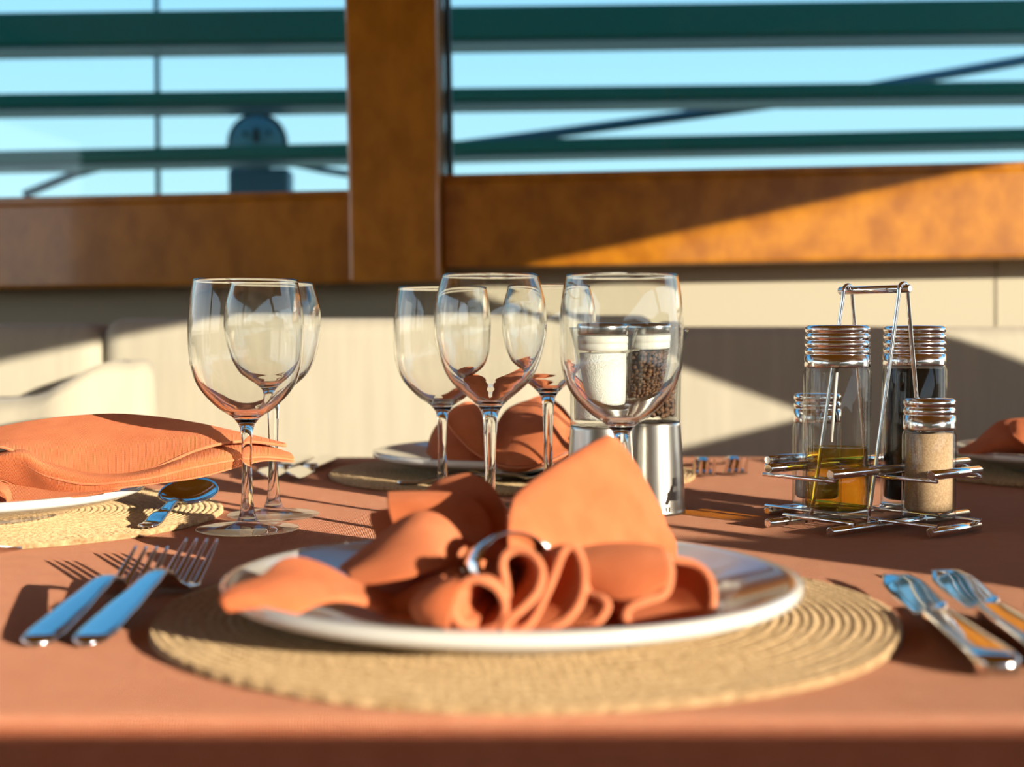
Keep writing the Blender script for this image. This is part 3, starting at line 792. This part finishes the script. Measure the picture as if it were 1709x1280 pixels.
def make_spoon(L=0.175):
    root = empty('spoon'); s = L / 0.175
    hw = [(0, 0.0040), (0.004, 0.0068), (0.03, 0.0064), (0.085, 0.0036), (0.112, 0.0032), (0.122, 0.0050)]
    zc = [(0, 0.0030), (0.015, 0.0030), (0.05, 0.0075), (0.095, 0.0120), (0.108, 0.0110), (0.124, 0.0075)]
    bm = bmesh.new(); rows = []
    for k in range(40):
        y = 0.124 * k / 39; rows.append((Vector((0, y * s, crf(zc, y))), crf(hw, y), 0.0016))
    loft(bm, rows, 18, 3.4); mk('handle', recalc(bm), M['steel'], root)
    bm = bmesh.new(); NU, NV = 40, 10
    a, b = 0.0300, 0.0225; vt = []
    for i in range(NV + 1):
        t = i / NV; ring = []
        for k in range(NU):
            an = 2 * math.pi * k / NU
            x = b * t * math.cos(an) * (1 - 0.10 * math.sin(an)); y = 0.149 + a * t * math.sin(an)
            z = 0.0010 + 0.0075 * t * t + 0.26 * (y - 0.122)
            ring.append(bm.verts.new((x * s, y * s, z)) if i else None)
        if i == 0: ring = [bm.verts.new((0, 0.149 * s, 0.0010 + 0.26 * 0.027))] * NU
        vt.append(ring)
    for i in range(NV):
        for k in range(NU):
            j = (k + 1) % NU
            if i == 0: bm.faces.new((vt[0][0], vt[1][k], vt[1][j]))
            else: bm.faces.new((vt[i][k], vt[i + 1][k], vt[i + 1][j], vt[i][j]))
    o = mk('bowl', bm, M['steel'], root); md = o.modifiers.new('thickness', 'SOLIDIFY'); md.thickness = 0.0012; md.offset = 0
    return root
def lay(o, a, b, z=0.0, roll=0.0, pitch=0.0):
    a = Vector(a); b = Vector(b); ang = math.atan2(-(b.x - a.x), b.y - a.y)
    o.rotation_euler = (pitch, roll, ang); o.location = (a.x, a.y, z)

fork = make_fork(); knife = make_knife(); spoon = make_spoon()
forks = [((-0.1995, 0.640), (-0.188, 0.832), 'near left fork closest to the placemat, longer of the pair', 1.0, 0),
         ((-0.2235, 0.640), (-0.2105, 0.805), 'shorter outer fork at the near left edge of the setting', 0.86, 0),
         ((0.213, 1.555), (0.190, 1.362), 'far fork right of the pepper mill with tines towards the lens', 1.0, 0),
         ((0.245, 1.560), (0.226, 1.380), 'far outer fork left of the cruet stand, tines towards the lens', 0.95, 0),
         ((-0.53, 1.315), (-0.335, 1.318), 'fork lying beyond the left plate, half hidden by the napkin', 1.0, 0)]
for i, (a, b, lb, sc, z) in enumerate(forks):
    o = fork if i == 0 else copy_tree(fork)
    lay(o, a, b, z); o.scale = (1, (Vector(b) - Vector(a)).length / 0.195, 1) if i else (1, 1, 1)
    tag(o, lb, 'fork', 'forks of the place settings')
knives = [((0.2075, 0.582), (0.220, 0.800), 'near right knife beside the placemat, handle end towards the lens', 0),
          ((0.2385, 0.597), (0.2525, 0.812), 'outer near knife cut by the right edge of the photo', 0),
          ((-0.236, 1.575), (-0.2475, 1.352), 'far knife behind the left glasses, the left one of the pair', 0),
          ((-0.209, 1.575), (-0.2195, 1.350), 'far knife just left of the far placemat', 0),
          ((-0.535, 0.905), (-0.318, 0.895), 'knife at the left edge in front of the left placemat', 0)]
for i, (a, b, lb, z) in enumerate(knives):
    o = knife if i == 0 else copy_tree(knife)
    lay(o, a, b, z); tag(o, lb, 'knife', 'knives of the place settings')
spoons = [((-0.2665, 1.003), (-0.262, 1.178), 'dessert spoon on the left placemat beside the large glass', MAT_T - 0.001),
          ((-0.108, 1.302), (0.067, 1.306), 'dessert spoon on the far placemat in front of the far plate', MAT_T - 0.001)]
for i, (a, b, lb, z) in enumerate(spoons):
    o = spoon if i == 0 else copy_tree(spoon)
    lay(o, a, b, z); o.scale = (1.06, 0.82 if i == 0 else 1.0, 1.0); tag(o, lb, 'spoon', 'dessert spoons on the placemats')

# ------------------------------------------------------------------ napkins
HEMS = []
def hem(pts, r=0.0012): HEMS.append(([PD(*p) for p in pts], r))
def finish_napkin(name, bm, lb, thick=0.0024):
    bmesh.ops.recalc_face_normals(bm, faces=bm.faces)
    o = mk(name, bm, M['napkin'])
    md = o.modifiers.new('thickness', 'SOLIDIFY'); md.thickness = thick; md.offset = 0
    md = o.modifiers.new('soft', 'SUBSURF'); md.levels = 1; md.render_levels = 1
    tag(o, lb, 'napkin', 'terracotta napkins gathered on the plates')
    for pts, r in HEMS:
        hb = bmesh.new(); tube(hb, cr(pts, 90), r, 8); mk('hem', hb, M['napkin_hem'], o)
    HEMS.clear()
    return o
bm = bmesh.new()
def sh(rows, nu=48, nv=14): sheet(bm, px_rows(rows), nu, nv)
# tall back petal, turned towards the sun
PT = lambda px, off: 0.700 + 0.090 * (px - 850) / 275 + off
def prow(pts, off): return [(px, py, PT(px, off)) for px, py in pts]
sh([prow([(846, 925), (900, 935), (1000, 940), (1128, 940)], -0.030),
    prow([(846, 890), (920, 880), (1030, 875), (1127, 905)], -0.018),
    prow([(850, 852), (930, 822), (1024, 800), (1113, 882)], -0.006),
    prow([(860, 830), (890, 806), (945, 772), (1000, 742), (1024, 739), (1060, 780), (1103, 855)], 0.006),
    prow([(868, 832), (900, 808), (950, 776), (1000, 747), (1024, 744), (1056, 786), (1098, 860)], 0.018),
    prow([(870, 885), (950, 855), (1018, 850), (1100, 900)], 0.030)], 60, 26)
# back-left lobes
sh([[(708, 826, 0.812), (729, 804, 0.812), (760, 794, 0.807), (785, 791, 0.802), (808, 801, 0.792), (828, 820, 0.782), (845, 850, 0.762)],
    [(715, 842, 0.792), (735, 830, 0.790), (760, 828, 0.784), (785, 832, 0.777), (810, 845, 0.769), (828, 862, 0.760), (846, 885, 0.747)],
    [(722, 862, 0.777), (740, 858, 0.772), (762, 860, 0.767), (785, 868, 0.760), (806, 880, 0.754), (828, 894, 0.747), (848, 905, 0.740)]])
sh([[(645, 823, 0.782), (690, 822, 0.777), (739, 823, 0.772), (769, 827, 0.767), (795, 839, 0.762), (815, 862, 0.752), (822, 890, 0.742)],
    [(646, 838, 0.770), (690, 838, 0.764), (735, 842, 0.759), (765, 852, 0.754), (788, 868, 0.750), (805, 884, 0.745), (818, 900, 0.740)],
    [(650, 858, 0.764), (695, 856, 0.760), (730, 862, 0.755), (758, 874, 0.752), (780, 888, 0.748), (800, 900, 0.744), (820, 908, 0.739)],
    [(662, 890, 0.760), (700, 882, 0.758), (735, 885, 0.756), (760, 895, 0.753), (782, 905, 0.749), (800, 912, 0.744), (822, 914, 0.739)]])
sh([[(617, 858, 0.794), (648, 850, 0.790), (700, 848, 0.784)], [(620, 878, 0.784), (652, 872, 0.780), (700, 868, 0.777)], [(630, 902, 0.774), (662, 898, 0.770), (706, 890, 0.768)]], 24, 10)
# lit middle petal, falling to the left
sh([[(566, 950, 0.712), (610, 915, 0.717), (643, 887, 0.719), (671, 867, 0.719), (697, 856, 0.718), (720, 856, 0.717), (742, 867, 0.716), (764, 890, 0.715), (795, 918, 0.712)],
    [(572, 953, 0.697), (617, 922, 0.700), (652, 898, 0.701), (680, 882, 0.700), (704, 876, 0.699), (726, 880, 0.699), (748, 892, 0.700), (772, 908, 0.703), (800, 925, 0.706)],
    [(580, 960, 0.682), (620, 945, 0.680), (660, 932, 0.678), (696, 925, 0.677), (724, 922, 0.678), (745, 924, 0.682), (765, 928, 0.687), (785, 930, 0.693), (805, 930, 0.702)],
    [(592, 978, 0.672), (630, 976, 0.667), (668, 968, 0.664), (702, 958, 0.664), (730, 950, 0.668), (752, 945, 0.674), (770, 940, 0.682), (790, 937, 0.690), (808, 933, 0.700)]])
# low ridge running out to the roll
sh([[(640, 1003, 0.672), (672, 990, 0.672), (705, 972, 0.672), (740, 955, 0.674), (770, 942, 0.682), (806, 925, 0.700)],
    [(644, 1008, 0.662), (680, 998, 0.658), (714, 984, 0.658), (748, 965, 0.664), (776, 952, 0.674), (808, 935, 0.696)],
    [(664, 1030, 0.654), (700, 1025, 0.650), (735, 1010, 0.652), (762, 990, 0.658), (786, 970, 0.670), (810, 945, 0.694)]], 40, 10)
# pointed flap over the plate's left rim
sh([[(366, 1002, 0.603), (384, 984, 0.612), (434, 965, 0.628), (462, 940, 0.645), (492, 931, 0.650), (540, 945, 0.655), (596, 975, 0.666), (650, 990, 0.681), (710, 1000, 0.685)],
    [(368, 1007, 0.598), (395, 995, 0.602), (440, 982, 0.612), (480, 968, 0.622), (520, 968, 0.630), (560, 980, 0.634), (605, 992, 0.650), (655, 1002, 0.666), (712, 1010, 0.671)],
    [(372, 1013, 0.597), (410, 1005, 0.600), (450, 1000, 0.605), (490, 998, 0.610), (530, 995, 0.617), (568, 996, 0.625), (610, 1002, 0.642), (658, 1014, 0.659), (712, 1022, 0.663)],
    [(378, 1018, 0.600), (420, 1018, 0.600), (460, 1025, 0.602), (490, 1028, 0.605), (530, 1010, 0.612), (566, 1002, 0.620), (612, 1012, 0.639), (660, 1030, 0.656), (714, 1040, 0.659)]], 60, 16)
# rolled pleats in front (hem curves gathered to the ring)
GR = (852, 955, .676)
cone(bm, [(742, 1050, .616), (770, 1056, .612), (805, 1054, .610), (834, 1040, .608), (843, 1012, .608), (829, 982, .608), (799, 967, .608), (774, 974, .608), (764, 997, .608), (757, 1022, .608), (766, 1040, .608), (795, 1044, .610)], GR, 0.28, 100, 14, 0.0)
sh([[(800, 968, .610), (771, 984, .605), (758, 1015, .603), (750, 1047, .606)],
    [(765, 966, .616), (735, 985, .608), (722, 1015, .606), (726, 1044, .610)],
    [(742, 968, .630), (706, 990, .620), (690, 1014, .618), (700, 1037, .622)],
    [(745, 962, .650), (712, 982, .645), (700, 1004, .640), (705, 1030, .640)],
    ], 30, 20)
# the cloth lying under and behind the pleats
sh([[(580, 955, .725), (640, 935, .730), (720, 915, .735), (800, 905, .738), (860, 900, .740)],
    [(590, 972, .705), (650, 955, .705), (720, 940, .705), (800, 930, .708), (860, 930, .710)],
    [(610, 1010, .675), (660, 1005, .672), (730, 995, .668), (800, 985, .670), (860, 980, .670)],
    [(640, 1036, .648), (690, 1034, .642), (740, 1030, .640), (800, 1020, .640), (860, 1010, .640)]], 40, 14)
sh([[(850, 930, .720), (940, 930, .720), (1040, 930, .720), (1120, 940, .715)],
    [(850, 985, .670), (940, 985, .668), (1040, 985, .668), (1130, 985, .670)],
    [(850, 1052, .628), (940, 1052, .626), (1040, 1052, .626), (1120, 1048, .632)]], 40, 12)
cone(bm, [(850, 1022, .622), (846, 985, .620), (838, 945, .622), (846, 924, .624), (868, 918, .624), (893, 930, .620), (905, 955, .616), (897, 988, .612), (872, 1016, .608), (846, 1036, .606), (838, 1050, .608), (856, 1058, .610), (885, 1040, .612), (905, 1005, .614), (924, 962, .616), (938, 925, .620), (952, 912, .622), (967, 924, .620), (975, 958, .617), (970, 1000, .613), (946, 1034, .610), (905, 1054, .610), (860, 1060, .614)], GR, 0.25, 150, 14, 0.002)
cone(bm, [(905, 1057, .616), (955, 1054, .612), (996, 1038, .610), (1014, 1012, .612), (1004, 999, .616), (984, 992, .622), (975, 972, .628)], GR, 0.3, 60, 12, 0.001)
# broad right-hand panels and the curled hem
sh([[(955, 918, .655), (1010, 909, .652), (1060, 908, .648), (1106, 914, .640)],
    [(962, 940, .640), (1012, 935, .634), (1062, 932, .630), (1114, 935, .628)],
    [(970, 968, .630), (1018, 972, .622), (1066, 970, .618), (1118, 955, .620)],
    [(982, 990, .628), (1026, 1002, .618), (1072, 998, .614), (1112, 980, .616)]], 40, 12)
cone(bm, [(1112, 925, .636), (1119, 955, .622), (1110, 990, .616), (1078, 1003, .613), (1052, 1014, .612), (1044, 1030, .611), (1058, 1045, .611), (1100, 1046, .611), (1150, 1042, .616), (1184, 1030, .622), (1190, 990, .630), (1180, 958, .636), (1155, 940, .640), (1118, 932, .640)], (960, 960, .700), 0.35, 110, 12, 0.0)
sh([[(985, 1005, .640), (1040, 1020, .638), (1100, 1030, .640), (1150, 1030, .645)], [(950, 1052, .620), (1040, 1053, .616), (1110, 1050, .618), (1160, 1046, .622)]], 30, 8)
finish_napkin('napkin', bm, 'terracotta napkin gathered into a ring on the near plate, soft in the foreground', 0.0030)
# ring
bm = bmesh.new()
c0 = PD(846, 956, .674)
lathe(bm, [(0.0190, -0.007), (0.0204, -0.0055), (0.0207, 0), (0.0204, 0.0055), (0.0190, 0.007), (0.0184, 0.0055), (0.0183, 0), (0.0184, -0.0055)], 64, close=True)
recalc(bm)
rg = mk('napkin_ring', bm, M['steel'], None, True, c0); rg.rotation_euler = (math.radians(70), 0, math.radians(32)); rg.scale = (1.12, 0.92, 1.7)
tag(rg, 'polished silver ring holding the near napkin together', 'napkin ring')

# left napkin: leaf-like folds pointing right
bm = bmesh.new()
hem([(-130, 768, 1.06), (-60, 750, 1.06), (0, 746, 1.053), (55, 768, 1.048), (120, 789, 1.043), (190, 794, 1.038), (255, 782, 1.038), (330, 751, 1.043), (400, 737, 1.053), (478, 744, 1.066)], 0.0011)
hem([(-60, 780, 1.05), (0, 775, 1.04), (38, 775, 1.035), (80, 795, 1.025), (140, 808, 1.0165), (200, 805, 1.0125), (255, 797, 1.0135), (320, 781, 1.0235), (385, 769, 1.0345), (435, 763, 1.0465), (491, 767, 1.060)], 0.0009)
hem([(-60, 800, 1.05), (0, 800, 1.05), (50, 822, 1.045), (100, 829, 1.03), (150, 824, 1.02), (200, 814, 1.015), (260, 806, 1.02), (330, 796, 1.03), (395, 779, 1.04), (440, 768, 1.05), (491, 770, 1.061)], 0.0010)
sh([[(-130, 745, 1.12), (-60, 725, 1.13), (0, 712, 1.135), (60, 701, 1.135), (120, 694, 1.135), (190, 690, 1.13), (260, 695, 1.12), (330, 706, 1.11), (400, 722, 1.09), (478, 741, 1.075)],
    [(-130, 758, 1.09), (-60, 745, 1.09), (0, 735, 1.09), (60, 735, 1.085), (120, 737, 1.08), (190, 738, 1.075), (270, 730, 1.07), (345, 722, 1.07), (410, 727, 1.07), (478, 742, 1.072)],
    [(-130, 768, 1.06), (-60, 750, 1.06), (0, 746, 1.055), (55, 768, 1.05), (120, 789, 1.045), (190, 794, 1.04), (255, 782, 1.04), (330, 751, 1.045), (400, 737, 1.055), (478, 744, 1.067)]], 80, 18)
sh([[(-60, 770, 1.085), (0, 755, 1.08), (40, 750, 1.075), (80, 768, 1.07), (140, 784, 1.07), (200, 786, 1.07), (255, 774, 1.07), (320, 750, 1.075), (380, 738, 1.076), (430, 740, 1.074), (486, 757, 1.066)],
    [(-60, 775, 1.05), (0, 762, 1.04), (38, 757, 1.035), (80, 778, 1.03), (140, 794, 1.025), (200, 797, 1.02), (255, 788, 1.02), (320, 767, 1.03), (380, 757, 1.04), (430, 757, 1.05), (491, 763, 1.060)],
    [(-60, 780, 1.05), (0, 775, 1.04), (38, 775, 1.035), (80, 795, 1.025), (140, 808, 1.018), (200, 805, 1.014), (255, 797, 1.015), (320, 781, 1.025), (385, 769, 1.036), (435, 763, 1.048), (491, 767, 1.060)],
    [(-60, 800, 1.05), (0, 800, 1.05), (50, 822, 1.045), (100, 829, 1.03), (150, 824, 1.02), (200, 814, 1.015), (260, 806, 1.02), (330, 796, 1.03), (395, 779, 1.04), (440, 768, 1.05), (491, 770, 1.061)]], 80, 16)
sh([[(-130, 780, 1.03), (-60, 790, 1.03), (-20, 798, 1.02), (6, 806, 1.01), (18, 822, 1.0), (18, 838, 0.995)],
    [(-130, 800, 1.00), (-60, 812, .99), (-20, 815, .985), (2, 820, .985), (10, 830, .985), (12, 840, .985)]], 30, 8)
sh([[(-130, 770, 1.08), (0, 790, 1.08), (120, 800, 1.07), (220, 800, 1.06)], [(-130, 835, 1.0), (0, 838, 1.0), (110, 832, 1.005), (200, 818, 1.01)]], 40, 8)
finish_napkin('napkin', bm, 'terracotta napkin in leaf folds on the left plate, its tips pointing at the glasses', 0.0016)

# far napkin across the table
bm = bmesh.new()
hem([(746, 705, 1.315), (762, 726, 1.303), (781, 746, 1.293), (798, 759, 1.289), (808, 765, 1.289), (816, 769, 1.288)], 0.0011)
hem([(812, 769, 1.287), (840, 778, 1.274), (868, 781, 1.264), (900, 776, 1.262), (935, 763, 1.269), (980, 741, 1.286)], 0.0011)
sh([[(712, 757, 1.385), (720, 725, 1.385), (735, 702, 1.375), (760, 678, 1.365), (785, 671, 1.355), (800, 680, 1.350), (808, 702, 1.345)],
    [(716, 760, 1.355), (728, 740, 1.345), (745, 725, 1.340), (765, 712, 1.335), (785, 710, 1.330), (800, 716, 1.325), (812, 730, 1.325)],
    [(722, 767, 1.335), (735, 768, 1.325), (750, 769, 1.315), (768, 770, 1.310), (785, 770, 1.305), (800, 771, 1.305), (815, 772, 1.305)]], 40, 14)
sh([[(744, 697, 1.330), (765, 676, 1.340), (787, 671, 1.345), (803, 690, 1.340), (812, 735, 1.325), (816, 765, 1.305)],
    [(745, 701, 1.323), (762, 700, 1.320), (782, 705, 1.315), (798, 722, 1.310), (810, 748, 1.305), (816, 767, 1.297)],
    [(746, 705, 1.317), (762, 726, 1.305), (781, 746, 1.295), (798, 759, 1.290), (808, 765, 1.290), (816, 769, 1.290)]], 40, 12)
sh([[(830, 705, 1.375), (845, 684, 1.375), (862, 674, 1.375), (882, 668, 1.375), (906, 664, 1.375), (930, 680, 1.365), (950, 700, 1.355), (980, 715, 1.345)],
    [(826, 735, 1.345), (850, 718, 1.325), (875, 708, 1.315), (905, 704, 1.310), (925, 708, 1.310), (945, 716, 1.315), (962, 722, 1.315), (980, 728, 1.320)],
    [(812, 767, 1.290), (836, 775, 1.280), (862, 779, 1.270), (888, 777, 1.265), (912, 770, 1.267), (936, 760, 1.273), (958, 748, 1.280), (980, 738, 1.290)]], 56, 16)
sh([[(812, 769, 1.288), (840, 778, 1.275), (868, 781, 1.265), (900, 776, 1.263), (935, 763, 1.270), (980, 741, 1.287)],
    [(812, 770, 1.295), (836, 783, 1.285), (862, 788, 1.280), (895, 782, 1.280), (932, 770, 1.285), (980, 750, 1.295)]], 40, 6)
sh([[(870, 672, 1.395), (905, 660, 1.395), (935, 675, 1.385), (955, 700, 1.375)], [(870, 700, 1.405), (905, 700, 1.405), (935, 710, 1.395), (955, 730, 1.385)]], 24, 8)
finish_napkin('napkin', bm, 'dark shaded terracotta napkin on the far plate between the glass stems', 0.0018)

# napkin at the right edge
bm = bmesh.new()
sh([[(1598, 750, 1.44), (1625, 738, 1.42), (1650, 716, 1.40), (1672, 701, 1.39), (1720, 697, 1.38), (1800, 700, 1.40), (1880, 740, 1.45)],
    [(1598, 753, 1.41), (1630, 750, 1.38), (1660, 742, 1.36), (1690, 738, 1.345), (1730, 738, 1.34), (1800, 740, 1.36), (1880, 752, 1.43)],
    [(1600, 757, 1.39), (1632, 757, 1.37), (1660, 756, 1.37), (1690, 757, 1.37), (1740, 762, 1.37), (1800, 762, 1.38), (1880, 762, 1.42)]], 50, 14)
sh([[(1684, 706, 1.37), (1700, 700, 1.36), (1760, 705, 1.35), (1830, 730, 1.37)], [(1690, 728, 1.345), (1715, 745, 1.33), (1770, 758, 1.33), (1840, 758, 1.36)]], 30, 10)
finish_napkin('napkin', bm, 'terracotta napkin on the far right plate, cut by the right edge', 0.0018)
